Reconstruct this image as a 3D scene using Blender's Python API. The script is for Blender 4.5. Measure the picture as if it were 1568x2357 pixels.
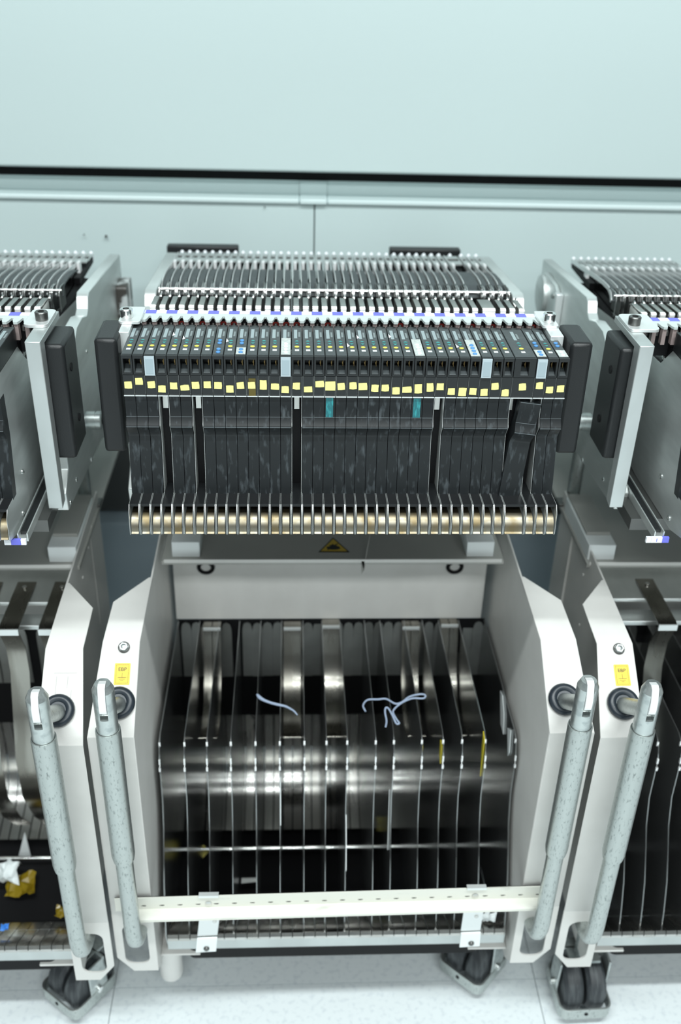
import bpy, bmesh, math, random
from mathutils import Vector, Matrix, geometry
random.seed(7)
S = bpy.context.scene
COL = S.collection
for o in list(bpy.data.objects): bpy.data.objects.remove(o)

# ------------------------------------------------------------------ camera
cam = bpy.data.cameras.new('camera'); camo = bpy.data.objects.new('camera', cam); COL.objects.link(camo)
cam.sensor_fit = 'AUTO'; cam.sensor_width = 36.0; cam.lens = 35.0
Xr = Vector((0.998859, -0.040688, 0.025002))      # camera right, in world axes
Dn = Vector((0.000999, -0.505615, -0.862759))     # camera down
Fw = Vector((0.047745, 0.861799, -0.504997))      # camera forward
R = Matrix((Xr, -Dn, -Fw)).transposed()
camo.matrix_world = Matrix.Translation((-.0545, 0, 1.32)) @ R.to_4x4()
cam.clip_start = .02; cam.clip_end = 60
cam.dof.use_dof = True; cam.dof.focus_distance = 1.02; cam.dof.aperture_fstop = 4.0
S.camera = camo
# ------------------------------------------------------------------ world, lamps, exposure
w = bpy.data.worlds.new('room_light'); S.world = w; w.use_nodes = True
bg = w.node_tree.nodes['Background']; bg.inputs[0].default_value = (.80, .90, .92, 1); bg.inputs[1].default_value = .22
def lamp(name, loc, sx, sy, power, tgt, col=(.93, 1, 1)):
    l = bpy.data.lights.new(name, 'AREA'); l.shape = 'RECTANGLE'; l.size = sx; l.size_y = sy; l.energy = power; l.color = col
    o = bpy.data.objects.new(name, l); COL.objects.link(o); o.location = loc
    o.rotation_euler = (Vector(tgt) - Vector(loc)).to_track_quat('-Z', 'Y').to_euler()
    return o
for row, y, pw in (('over', .10, 60), ('front', -1.35, 56), ('rear', -2.80, 46)):      # three rows of ceiling tubes
    lamp('ceiling_lamp_' + row, (.10, y, 2.75), 2.4, .11, pw, (.10, y + .25, 0))
S.view_settings.view_transform = 'Standard'; S.view_settings.look = 'None'
S.view_settings.exposure = 0.0; S.view_settings.gamma = 1; S.view_settings.use_curve_mapping = False

# ------------------------------------------------------------------ materials
def mat(name, col, rough=.5, metal=0., col2=None, scale=60, lo=.45, hi=.6, stretch=(1, 1, 1), bump=0., bscale=None,
        detail=4, rough2=None, alpha=1, trans=0., emit=None, spec=.5):
    m = bpy.data.materials.new(name); m.use_nodes = True
    nt = m.node_tree; b = nt.nodes['Principled BSDF']
    b.inputs['Base Color'].default_value = (*col, 1); b.inputs['Roughness'].default_value = rough
    b.inputs['Metallic'].default_value = metal; b.inputs['Alpha'].default_value = alpha
    b.inputs['Transmission Weight'].default_value = trans; b.inputs['Specular IOR Level'].default_value = spec
    if emit: b.inputs['Emission Color'].default_value = (*emit[0], 1); b.inputs['Emission Strength'].default_value = emit[1]
    if col2 or bump or rough2 is not None:
        tc = nt.nodes.new('ShaderNodeTexCoord'); mp = nt.nodes.new('ShaderNodeMapping'); mp.inputs['Scale'].default_value = stretch
        geo = nt.nodes.new('ShaderNodeNewGeometry')
        oi = nt.nodes.new('ShaderNodeObjectInfo'); va = nt.nodes.new('ShaderNodeVectorMath'); va.operation = 'ADD'
        nt.links.new(tc.outputs['Object'], va.inputs[0]); nt.links.new(oi.outputs['Location'], va.inputs[1])
        nt.links.new(va.outputs[0], mp.inputs[0])
        n = nt.nodes.new('ShaderNodeTexNoise'); n.inputs['Scale'].default_value = scale; n.inputs['Detail'].default_value = detail
        nt.links.new(mp.outputs[0], n.inputs['Vector'])
        r = nt.nodes.new('ShaderNodeMapRange'); r.inputs[1].default_value = lo; r.inputs[2].default_value = hi
        nt.links.new(n.outputs['Fac'], r.inputs[0])
        if col2:
            mx = nt.nodes.new('ShaderNodeMix'); mx.data_type = 'RGBA'
            mx.inputs[6].default_value = (*col, 1); mx.inputs[7].default_value = (*col2, 1)
            nt.links.new(r.outputs[0], mx.inputs[0]); nt.links.new(mx.outputs[2], b.inputs['Base Color'])
        if rough2 is not None:
            r2 = nt.nodes.new('ShaderNodeMapRange'); r2.inputs[1].default_value = lo; r2.inputs[2].default_value = hi
            r2.inputs[3].default_value = rough; r2.inputs[4].default_value = rough2
            nt.links.new(n.outputs['Fac'], r2.inputs[0]); nt.links.new(r2.outputs[0], b.inputs['Roughness'])
        if bump:
            bp = nt.nodes.new('ShaderNodeBump'); bp.inputs['Strength'].default_value = bump; bp.inputs['Distance'].default_value = .001
            n2 = nt.nodes.new('ShaderNodeTexNoise'); n2.inputs['Scale'].default_value = bscale or scale * 4
            nt.links.new(mp.outputs[0], n2.inputs['Vector']); nt.links.new(n2.outputs['Fac'], bp.inputs['Height'])
            nt.links.new(bp.outputs[0], b.inputs['Normal'])
    return m
M = dict(
    wall=mat('pale_cyan_paint', (.595, .71, .707), .45, bump=.04, bscale=300),
    ledge=mat('pale_ledge_paint', (.66, .78, .78), .4),
    seam=mat('dark_seam', (.02, .02, .02), .6), joint=mat('floor_joint', (.68, .73, .74), .6),
    skirt=mat('blue_grey_skirt', (.48, .58, .64), .5),
    bay=mat('shaded_bay', (.11, .115, .115), .6),
    floor=mat('speckled_vinyl', (.80, .86, .875), .35, col2=(.70, .76, .79), scale=130, lo=.52, hi=.66, detail=6),
    beige=mat('beige_powder_coat', (.755, .745, .715), .42, col2=(.715, .705, .675), scale=25, lo=.4, hi=.7, bump=.06, bscale=900),
    beigebar=mat('cream_powder_coat', (.76, .76, .69), .4, col2=(.60, .60, .54), scale=60, lo=.62, hi=.72, stretch=(.3, 1, 1)),
    grey=mat('warm_grey_sheet', (.44, .44, .41), .45, col2=(.40, .40, .375), scale=8, lo=.4, hi=.6),
    alu=mat('brushed_aluminium', (.80, .83, .82), .38, .85, col2=(.64, .67, .66), scale=14, lo=.4, hi=.65, stretch=(1, .5, 2.5), rough2=.48),
    alubar=mat('milled_aluminium', (.60, .635, .63), .36, .7, col2=(.52, .55, .545), scale=18, lo=.4, hi=.65, stretch=(1, 1, .5)),
    alub=mat('bright_aluminium', (.86, .89, .89), .34, .55, col2=(.78, .81, .80), scale=20, lo=.4, hi=.65),
    steel=mat('polished_steel', (.82, .83, .82), .16, 1.),
    satin=mat('satin_steel', (.66, .66, .64), .26, 1., col2=(.56, .55, .52), scale=10, lo=.4, hi=.6, stretch=(4, 1, .4), rough2=.34),
    bin=mat('stainless_bin_sheet', (.60, .595, .575), .20, 1., col2=(.50, .49, .46), scale=9, lo=.4, hi=.62, stretch=(3, 1, .5), rough2=.3),
    divider=mat('thin_divider_steel', (.36, .37, .37), .22, .9),
    dark_steel=mat('dark_steel', (.14, .14, .135), .35, .8),
    galv=mat('galvanised_tube', (.50, .535, .52), .38, .85, col2=(.20, .22, .22), scale=230, lo=.55, hi=.80, stretch=(2.0, 2.0, .7), detail=6, rough2=.5),
    galvdark=mat('worn_zinc_head', (.56, .60, .59), .34, .8, col2=(.42, .46, .46), scale=90, lo=.45, hi=.62),
    latch=mat('bright_latch_steel', (.93, .94, .94), .35, .3),
    black=mat('black_plastic', (.010, .011, .012), .32, spec=.35, bump=.05, bscale=700),
    blackm=mat('matt_black', (.006, .006, .007), .6, spec=.25),
    blackbox=mat('black_cast_box', (.014, .0155, .0165), .38, spec=.4, bump=.15, bscale=900),
    cover=mat('scuffed_black_cover', (.013, .0155, .017), .36, spec=.35, col2=(.060, .071, .078), scale=130, lo=.55, hi=.74, stretch=(1.6, 1, .45), detail=7, rough2=.55),
    head=mat('black_feeder_head', (.016, .0185, .0195), .30, spec=.4),
    panel=mat('dark_grey_panel', (.052, .061, .064), .45, spec=.4, col2=(.068, .079, .083), scale=200, lo=.5, hi=.7),
    bare=mat('bare_panel_plate', (.52, .56, .54), .5, col2=(.42, .45, .44), scale=300, lo=.5, hi=.6),
    lcd=mat('grey_lcd', (.29, .355, .37), .25),
    print=mat('pale_grey_print', (.20, .235, .24), .5),
    teal=mat('teal_button', (.05, .30, .29), .4),
    yellowb=mat('yellow_button', (.78, .70, .10), .4),
    whiteb=mat('white_print', (.74, .83, .83), .5),
    blueb=mat('blue_button', (.08, .26, .55), .4),
    sticker=mat('yellow_paper', (.95, .87, .30), .6),
    kapton=mat('amber_film', (.10, .074, .006), .25),
    tealtape=mat('teal_tape', (.01, .14, .16), .35, col2=(.03, .30, .32), scale=260, lo=.5, hi=.65, stretch=(1.5, 1, .4)),
    lid=mat('milky_lid', (.44, .52, .56), .3),
    lidin=mat('milky_lid_inner', (.34, .42, .46), .3),
    brass=mat('brass_contact', (.22, .15, .06), .35, .8),
    spring=mat('tarnished_spring', (.30, .275, .22), .38, 1., col2=(.24, .19, .11), scale=60, lo=.40, hi=.64, rough2=.48),
    rubber=mat('blue_black_rubber', (.022, .030, .040), .35),
    tyre=mat('grey_black_tyre', (.035, .04, .045), .5, col2=(.075, .085, .09), scale=40, lo=.45, hi=.65, stretch=(6, 1, 1)),
    label=mat('yellow_label', (.93, .66, .06), .5),
    ink=mat('black_ink', (.02, .02, .02), .5),
    warn=mat('aged_yellow_label', (.62, .43, .05), .5),
    blue=mat('blue_label', (.16, .17, .72), .5),
    white=mat('white_label', (.85, .88, .92), .5),
    block=mat('white_block', (.88, .92, .92), .4),
    red=mat('red_indicator', (.12, .012, .010), .4, emit=((1, .07, .04), .03)),
    toothgrey=mat('comb_grey', (.55, .61, .60), .4),
    dull=mat('dull_steel_finger', (.36, .36, .345), .36, .9, col2=(.27, .27, .255), scale=12, lo=.4, hi=.6),
    strap=mat('bronzed_spring_strap', (.36, .345, .31), .2, 1., col2=(.27, .255, .225), scale=14, lo=.4, hi=.6, stretch=(3, 1, .5), rough2=.3),
    worn=mat('worn_plastic_edge', (.12, .14, .15), .4),
    pencil=mat('faint_pencil', (.42, .42, .40), .6),
    pinkish=mat('pinkish_clear_post', (.30, .24, .23), .3),
    clear=mat('cloudy_plastic', (.50, .53, .53), .3, col2=(.05, .045, .04), scale=38, lo=.44, hi=.54),
    wirey=mat('yellow_green_wire', (.50, .52, .05), .4),
    film=mat('clear_blue_tape', (.34, .41, .54), .3),
    amber=mat('amber_crumpled_film', (.25, .175, .010), .22), yfilm=mat('yellow_film', (.60, .50, .02), .3),
    paper=mat('white_scrap', (.80, .84, .84), .6),
    bluescrap=mat('blue_scrap', (.04, .22, .7), .5),
)
# ------------------------------------------------------------------ mesh helpers
class MB:
    def __init__(s): s.v = []; s.f = []
    def add(s, vs, fs):
        n = len(s.v); s.v += [tuple(v) for v in vs]; s.f += [tuple(i + n for i in f) for f in fs]; return s
    def box(s, x0, x1, y0, y1, z0, z1):
        return s.add([(x0,y0,z0),(x1,y0,z0),(x1,y1,z0),(x0,y1,z0),(x0,y0,z1),(x1,y0,z1),(x1,y1,z1),(x0,y1,z1)],
                     [(0,3,2,1),(4,5,6,7),(0,1,5,4),(1,2,6,5),(2,3,7,6),(3,0,4,7)])
    def prism(s, loops, axis, a, b):
        """loops: outer polygon and optional holes, 2D; axis 'x' -> (y,z), 'y' -> (x,z), 'z' -> (x,y)"""
        if not isinstance(loops[0][0], (tuple, list)): loops = [loops]
        def P(p, t): return {'x': (t, p[0], p[1]), 'y': (p[0], t, p[1]), 'z': (p[0], p[1], t)}[axis]
        flat = [p for l in loops for p in l]; n = len(flat)
        tris = geometry.tessellate_polygon([[Vector((p[0], p[1], 0)) for p in l] for l in loops])
        fs = [tuple(t) for t in tris] + [tuple(i + n for i in reversed(t)) for t in tris]
        k = 0
        for l in loops:
            m = len(l)
            for i in range(m): j = (i + 1) % m; fs.append((k + i, k + j, k + j + n, k + i + n))
            k += m
        return s.add([P(p, a) for p in flat] + [P(p, b) for p in flat], fs)
    def ribbon(s, path, x0, x1, t):
        """sheet of thickness t that follows a (y,z) path and spans x0..x1"""
        L = len(path); up = []
        for i in range(L):
            a = Vector(path[max(0, i - 1)]); b = Vector(path[min(L - 1, i + 1)]); d = (b - a).normalized()
            up.append((path[i][0] - d.y * t, path[i][1] + d.x * t))
        vs = []; fs = []
        for (p, q) in zip(path, up): vs += [(x0, *p), (x1, *p), (x1, *q), (x0, *q)]
        for i in range(L - 1):
            k = 4 * i
            for a in range(4): b = (a + 1) % 4; fs.append((k + a, k + b, k + 4 + b, k + 4 + a))
        k = 4 * (L - 1); fs += [(0, 3, 2, 1), (k, k + 1, k + 2, k + 3)]
        return s.add(vs, fs)
    def tube(s, pts, r, n=12, caps=True):
        pts = [Vector(p) for p in pts]; rs = r if isinstance(r, (list, tuple)) else [r] * len(pts)
        vs = []; fs = []; ref = None
        for i, p in enumerate(pts):
            d = (pts[min(i + 1, len(pts) - 1)] - pts[max(i - 1, 0)])
            d = d.normalized() if d.length > 1e-9 else Vector((0, 0, 1))
            if ref is None: ref = d.orthogonal().normalized()
            ref = (ref - d * ref.dot(d)).normalized(); o = d.cross(ref)
            for k in range(n):
                a = 2 * math.pi * k / n; vs.append(p + (ref * math.cos(a) + o * math.sin(a)) * rs[i])
        for i in range(len(pts) - 1):
            for k in range(n): j = (k + 1) % n; fs.append((i*n+k, i*n+j, (i+1)*n+j, (i+1)*n+k))
        if caps: fs += [tuple(range(n - 1, -1, -1)), tuple(range((len(pts)-1)*n, len(pts)*n))]
        return s.add(vs, fs)
    def cyl(s, p0, p1, r, n=16): return s.tube([p0, p1], r, n)
    def lathe(s, c, axis, prof, n=20):
        """prof: (radius, height) pairs along axis from centre c"""
        c = Vector(c); axis = Vector(axis).normalized(); u = axis.orthogonal().normalized(); v = axis.cross(u); vs = []; fs = []
        for (r, h) in prof:
            for k in range(n):
                a = 2 * math.pi * k / n; vs.append(c + axis * h + (u * math.cos(a) + v * math.sin(a)) * r)
        for i in range(len(prof) - 1):
            for k in range(n): j = (k + 1) % n; fs.append((i*n+k, i*n+j, (i+1)*n+j, (i+1)*n+k))
        fs += [tuple(range(n - 1, -1, -1)), tuple(range((len(prof)-1)*n, len(prof)*n))]
        return s.add(vs, fs)
    def torus(s, c, axis, R_, r, n=28, m=10):
        c = Vector(c); ax = Vector(axis).normalized(); u = ax.orthogonal().normalized(); v = ax.cross(u); vs = []; fs = []
        for i in range(n):
            a = 2*math.pi*i/n; d = u*math.cos(a) + v*math.sin(a)
            for j in range(m):
                b = 2*math.pi*j/m; vs.append(c + d*(R_ + r*math.cos(b)) + ax*(r*math.sin(b)))
        for i in range(n):
            for j in range(m): fs.append((i*m+j, ((i+1)%n)*m+j, ((i+1)%n)*m+(j+1)%m, i*m+(j+1)%m))
        return s.add(vs, fs)
    def xf(s, fn): s.v = [tuple(fn(Vector(v))) for v in s.v]; return s
    def mesh(s, name, m, org=(0, 0, 0), smooth=True):
        me = bpy.data.meshes.new(name)
        me.from_pydata([(a - org[0], b - org[1], c - org[2]) for a, b, c in s.v], [], s.f)
        bm = bmesh.new(); bm.from_mesh(me); bmesh.ops.recalc_face_normals(bm, faces=bm.faces); bm.to_mesh(me); bm.free()
        if smooth:
            me.polygons.foreach_set('use_smooth', [True] * len(me.polygons)); me.set_sharp_from_angle(angle=math.radians(38))
        me.materials.append(m); return me
    def build(s, name, m, parent=None, org=None, bevel=0):
        org = org if org is not None else (root_of(parent).location if parent else (0, 0, 0))
        o = bpy.data.objects.new(name, s.mesh(name, m, org)); COL.objects.link(o); o.parent = parent
        if bevel:
            b = o.modifiers.new('bevel', 'BEVEL'); b.width = bevel; b.segments = 2; b.limit_method = 'ANGLE'; b.angle_limit = math.radians(40)
        return o
def root_of(o):
    while o.parent: o = o.parent
    return o
def thing(name, loc, label, cat, group=None):
    o = bpy.data.objects.new(name, None); COL.objects.link(o); o.location = loc; o.empty_display_size = .02
    o['label'] = label; o['category'] = cat
    if group: o['group'] = group
    return o
def tag(o, label, cat, group=None):
    o['label'] = label; o['category'] = cat
    if group: o['group'] = group
    return o
def struct(o): o['kind'] = 'structure'; return o
def inst(me, parent, loc=(0, 0, 0), rot=None):
    o = bpy.data.objects.new(me.name.split('.')[0], me); COL.objects.link(o); o.parent = parent; o.location = loc
    if rot: o.rotation_euler = rot
    return o
def text_mesh(txt, size):
    c = bpy.data.curves.new('lettering', 'FONT'); c.body = txt; c.size = size; c.align_x = 'CENTER'; c.align_y = 'CENTER'; c.offset = size * .012
    o = bpy.data.objects.new('lettering', c); COL.objects.link(o)
    dg = bpy.context.evaluated_depsgraph_get(); me = bpy.data.meshes.new_from_object(o.evaluated_get(dg))
    vs = [tuple(v.co) for v in me.vertices]; fs = [tuple(p.vertices) for p in me.polygons]
    bpy.data.objects.remove(o); bpy.data.curves.remove(c); bpy.data.meshes.remove(me)
    return vs, fs
def rrect(x0, x1, y0, y1, r, n=5):
    out = []
    for cx, cy, a0 in ((x1-r, y1-r, 0), (x0+r, y1-r, 90), (x0+r, y0+r, 180), (x1-r, y0+r, 270)):
        for k in range(n + 1):
            a = math.radians(a0 + 90 * k / n); out.append((cx + r*math.cos(a), cy + r*math.sin(a)))
    return out

# ------------------------------------------------------------------ setting: floor, machine wall
fl = struct(MB().box(-3, 3, -2.5, 1.9, -.06, -.004).build('floor', M['joint']))
for i in range(-3, 4):
    for j in range(5):
        x0, y0 = .300 + .61*(i-1) , -.93 + .61*j
        MB().box(x0 + .0007, x0 + .6093, y0 + .0007, y0 + .6093, -.003, 0).build('floor_tile', M['floor'], fl)
WR = -.012                                            # the machine wall stands a touch askew to the trolleys
def wallpart(name, m, boxes, parent=None, bevel=0):
    b = MB()
    for q in boxes: b.box(*q)
    c, s_ = math.cos(WR), math.sin(WR)
    b.xf(lambda v: Vector((v.x*c - (v.y-1.62)*s_, 1.62 + v.x*s_ + (v.y-1.62)*c, v.z)))
    return b.build(name, m, parent, bevel=bevel)
wall = struct(wallpart('wall_back', M['seam'], [(-2.2, 2.2, 1.70, 1.76, .0, 2.4)]))
wallpart('upper_panel', M['wall'], [(-2.2, 2.2, 1.60, 1.69, .9925, 1.75)], wall, .004)
wallpart('upper_panel', M['wall'], [(-2.2, 2.2, 1.60, 1.69, 1.753, 2.4)], wall, .004)
wallpart('recess_face', M['ledge'], [(-2.2, -.045, 1.652, 1.69, .945, .9697), (.0, 2.2, 1.652, 1.69, .945, .9697)], wall)
wallpart('recess_bracket', M['ledge'], [(-.0445, -.0005, 1.649, 1.69, .945, .9697)], wall)
wallpart('shadow_gap', M['blackm'], [(-2.2, 2.2, 1.654, 1.69, .9697, .992)], wall)
wallpart('ledge_rail', M['ledge'], [(-2.2, -.045, 1.614, 1.69, .9405, .949), (-.0445, -.0005, 1.612, 1.69, .9405, .9495), (0, 2.2, 1.614, 1.69, .9405, .949)], wall, .0025)
for a, b_ in ((-2.2, -1.02), (-1.018, -.0215), (-.0195, 1.0), (1.002, 2.2)):
    wallpart('lower_panel', M['wall'], [(a, b_, 1.62, 1.69, .60, .940)], wall, .001)
wallpart('docking_bay', M['bay'], [(-2.2, 2.2, 1.64, 1.69, .36, .598)], wall)  # dark grey puts the shade of the gap behind the trolleys into the colour
wallpart('skirt_panel', M['skirt'], [(-2.2, 2.2, 1.60, 1.69, .0, .355)], wall, .003)
for (x, z, r) in ((-.355, .915, .002), (-.39, .917, .001), (-.10, .965, .001)):
    b = MB().cyl((x, 1.62, z - .03), (x, 1.617, z - .03), r, 8).build('paint_chip', M['dark_steel'], wall)

# ------------------------------------------------------------------ feeders (meshes shared by every copy)
PITCH = .01125; FB = (0, .93, .757)
cache = {}
def feeder_meshes(w):
    if w in cache: return cache[w]
    h = w / 2; D = {}
    def put(name, b, m): D[name] = b.mesh(name, M[m], FB)
    put('body', MB().box(-h+.001, h-.001, .952, 1.05, .768, .931).prism([(1.05,.770),(1.42,.80),(1.45,.87),(1.40,.888),(1.24,.888),(1.20,.890),(1.05,.900)], 'x', -h+.001, h-.001), 'blackm')
    prof = [(.9355,.9305),(.9358,.909),(.9356,.8850),(.9316,.8778),(.9310,.8760),(.9392,.8640),(.9285,.800),(.903,.800),(.8965,.792),(.8945,.7690),(.897,.7665),(.93,.7575),(1.06,.757),(1.40,.79),(1.44,.80),(1.44,.868),(1.22,.893),(1.05,.905),(1.022,.9305)]
    put('side_plate', MB().prism(prof, 'x', -h, -h+.0004), 'alu')
    put('side_plate_r', MB().prism(prof, 'x', h-.0004, h), 'alu')
    hb = MB().box(-h, h, .9335, 1.0225, .9485, .952).box(-h, -h+.0017, .9335, 1.0225, .9315, .9485).box(h-.0017, h, .9335, 1.0225, .9315, .9485)
    hb.box(-h+.0017, h-.0017, .95, 1.0225, .9315, .9485).box(-h+.0017, h-.0017, .9335, .95, .9315, .9335)
    if w > .015: hb.box(-h+.0017, -.0042, .9335, .95, .9335, .9485).box(.0042, h-.0017, .9335, .95, .9335, .9485)
    put('head', hb, 'head')
    wi = min(h-.0017, .0042)
    put('sill', MB().prism([(.9337,.9338),(.9345,.9345),(.9475,.9385),(.9475,.9337)], 'x', -wi+.0002, wi-.0002), 'panel')
    put('contact', MB().box(wi-.0024, wi-.0018, .943, .9495, .9385, .9465).box(wi-.0030, wi-.0024, .943, .944, .941, .9435), 'brass')
    put('head_block', MB().box(-h+.0002, h-.0002, .9335, .952, .9098, .931), 'head')
    put('foot_line', MB().box(-h, h, .9325, .94, .9086, .9098), 'steel')
    cp = [(.9355,.9080),(.9352,.8850),(.9302,.8778),(.9296,.8760),(.9380,.8640),(.9385,.8610),(.9265,.798),(.940,.798),(.9505,.862),(.9505,.908)]
    put('cover', MB().prism(cp, 'x', -h-.0001, h+.0001), 'cover')
    put('worn_edge', MB().box(-h-.0001, h+.0001, .9290, .9297, .8758, .8762).box(-h-.0001, h+.0001, .9346, .9353, .8850, .8853).box(-h-.0001, h+.0001, .9352, .936, .9077, .9081), 'worn')
    put('tape_patch', MB().box(-h+.0012, h-.0018, .9348, .9356, .8855, .9072), 'tealtape')
    put('bracket', MB().box(-.0026, .0026, .9475, .951, .889, .9075), 'satin')
    put('screw', MB().lathe((0, .9475, .9045), (0, -1, 0), [(.0022, 0), (.0022, .001), (.0012, .0016)], 12), 'steel')
    put('chute', MB().box(-h+.0006, h-.0006, .9045, .951, .7965, .7995).box(-h+.0006, h-.0006, .925, .951, .758, .7965), 'black')
    sp = [(.924,.7872),(.910,.7868),(.9035,.7848),(.8995,.7805),(.8975,.775),(.8972,.7702),(.8950,.7685)]
    put('spring', MB().ribbon(sp, -h+.0016, h-.0016, -.0006), 'spring')
    # top panel and its marks
    put('panel', MB().box(-h+.0004, h-.0004, .9365, 1.0155, .952, .9524), 'panel')
    put('display', MB().box(-.0030, .0004, .9835, 1.0090, .9524, .9527), 'lcd')
    put('readout', MB().box(.0016, .0036, .9880, 1.0020, .9524, .9526), 'print')
    tri = lambda y, s: [(-.0021, y - s*.0011), (.0021, y - s*.0011), (.0006, y + s*.0014), (-.0006, y + s*.0014)]
    put('up_button', MB().prism(tri(.9755, 1), 'z', .9524, .9528), 'teal')
    put('down_button', MB().prism(tri(.9685, -1), 'z', .9524, .9528), 'teal')
    put('round_button', MB().lathe((0, .9595, .9524), (0, 0, 1), [(.0024, 0), (.0024, .0004), (.0019, .0006)], 14).xf(lambda v: Vector((v.x, .9595 + (v.y-.9595)*.85, v.z))), 'yellowb')
    put('mark', MB().box(-.0020, .0022, .9480, .9520, .9524, .9526), 'whiteb')
    put('bare_long', MB().box(-h+.0005, h-.0005, .938, .984, .9524, .9526), 'bare')
    put('bare_short', MB().box(-h+.0005, h-.0005, .938, .9565, .9524, .9526), 'bare')
    for nm, mt in (('pale_button', 'whiteb'), ('blue_button', 'blueb')):
        put(nm, MB().lathe((0, 0, 0), (0, 0, 1), [(.0023, .9524), (.0023, .9531), (.0017, .9536)], 12).xf(lambda v: Vector((v.x, .93 + v.y*1.05, v.z))), mt)
    put('lid', MB().box(-h+.0003, h-.0003, .9315, .9334, .9315, .9515).xf(lambda v: v), 'lid')
    put('lid_inset', MB().box(-h+.0016, h-.0016, .9312, .9316, .9335, .9490), 'lidin')
    put('torn_label', MB().prism([(-h+.0003,.930),(-h+.003,.933),(-h+.0018,.936),(-h+.0004,.941)], 'z', .9525, .9528), 'white')
    # tape path behind the comb rail
    lw = h - .0012
    lev = MB().ribbon([(1.141,.920),(1.1415,.9285),(1.144,.9315),(1.150,.9308),(1.184,.9290),(1.189,.9265)], -lw*.82, lw*.74, .0012)
    lev.box(-lw*.82, -lw*.70, 1.145, 1.186, .914, .928).box(lw*.62, lw*.74, 1.145, 1.186, .914, .928)
    put('clamp_lever', lev, 'satin')
    put('lever_lip', MB().cyl((-lw*.82, 1.1425, .9300), (lw*.74, 1.1425, .9300), .0026, 10), 'latch')
    put('pivot', MB().lathe((lw*.86, 1.193, .9265), (1, 0, 0), [(.0036, -.0009), (.0036, .0009)], 14), 'steel')
    put('latch_stop', MB().box(lw*.80, lw*1.02, 1.128, 1.140, .913, .919).box(-lw*.6, lw*.5, 1.10, 1.135, .907, .912), 'satin')
    put('roller', MB().cyl((-h, 1.249, .918), (h, 1.249, .918), .0025, 12), 'steel')
    put('guide_frame', MB().prism([(1.2365,.895),(1.2365,.918),(1.240,.9225),(1.248,.9245),(1.272,.9220),(1.272,.9205),(1.248,.9228),(1.2415,.9212),(1.2382,.9175),(1.2382,.895)], 'x', -h+.0002, -h+.0010)
        .prism([(1.2365,.895),(1.2365,.918),(1.240,.9225),(1.248,.9245),(1.272,.9220),(1.272,.9205),(1.248,.9228),(1.2415,.9212),(1.2382,.9175),(1.2382,.895)], 'x', h-.0010, h-.0005), 'steel')
    put('guide_plate', MB().prism([(1.240,.893),(1.240,.914),(1.246,.920),(1.275,.921),(1.275,.893)], 'x', h-.0030, h-.0020), 'dark_steel')
    arch = [(1.258,.908),(1.266,.9165),(1.278,.9200),(1.305,.9195),(1.338,.9160),(1.362,.911)]
    put('tape_cover', MB().ribbon(arch, -h+.0018, h-.0010, -.002), 'panel')
    arch2 = [(1.256,.910),(1.264,.9185),(1.278,.9225),(1.305,.9220),(1.340,.9185),(1.40,.911),(1.470,.9035)]
    put('edge_strip', MB().ribbon(arch2, -h+.0004, -h+.0013, -.006), 'alub')
    tg = MB().box(-h+.0018, h-.0008, 1.458, 1.471, .9000, .9020).box(-h+.0016, h-.0006, 1.418, 1.434, .9035, .9055).box(-h+.0016, -h+.0026, 1.434, 1.458, .9015, .9035).box(h-.0020, h-.0006, 1.434, 1.458, .9015, .9035)
    put('tape_guide', tg, 'alu')
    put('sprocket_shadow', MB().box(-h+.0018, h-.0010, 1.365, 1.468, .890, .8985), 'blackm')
    put('guide_pin', MB().box(-h+.0022, -h+.0062, 1.388, 1.400, .897, .9125), 'latch')
    put('tip', MB().lathe((.0005, 1.477, .890), (0, 0, 1), [(.0030, 0), (.0033, .009), (.0026, .0125), (.0012, .014)], 10), 'white')
    cache[w] = D; return D
STY = {0:892,1:883.7,2:891,3:901,4:894,5:898,6:892.5,7:891,8:893,9:901,10:892.5,11:892,12:891,13:895,14:902,15:893,16:901,17:888.6,18:893,19:894,20:892.5,
       21:894,22:898,23:897,24:904,25:901,26:899,27:895.5,28:894,29:905,30:906,31:905,32:907,33:892.5,34:908,35:894,37:891,38:900.5,39:898}
SSZ = {5:(.0088,.0056),12:(.0070,.0098),13:(.0082,.0062),16:(.0084,.0060),17:(.0088,.0068),18:(.0102,.0096),21:(.0088,.0074),25:(.0094,.0066),26:(.0076,.0096),27:(.0070,.0088),30:(.0080,.0086)}
LID = {2, 14, 32, 37}; NOC = {3, 6, 15, 28, 37}; PATCH = {18, 26}
WORN = {14: ('bare_long', 'pale_button'), 26: ('bare_long', 'pale_button'), 31: ('bare_long', 'blue_button'), 10: ('bare_short', 'blue_button'),
        37: ('bare_short', 'blue_button'), 39: ('bare_short', 'pale_button'), 8: (None, 'blue_button')}
TORN = {4, 5, 9, 20, 21, 24, 30}
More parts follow.
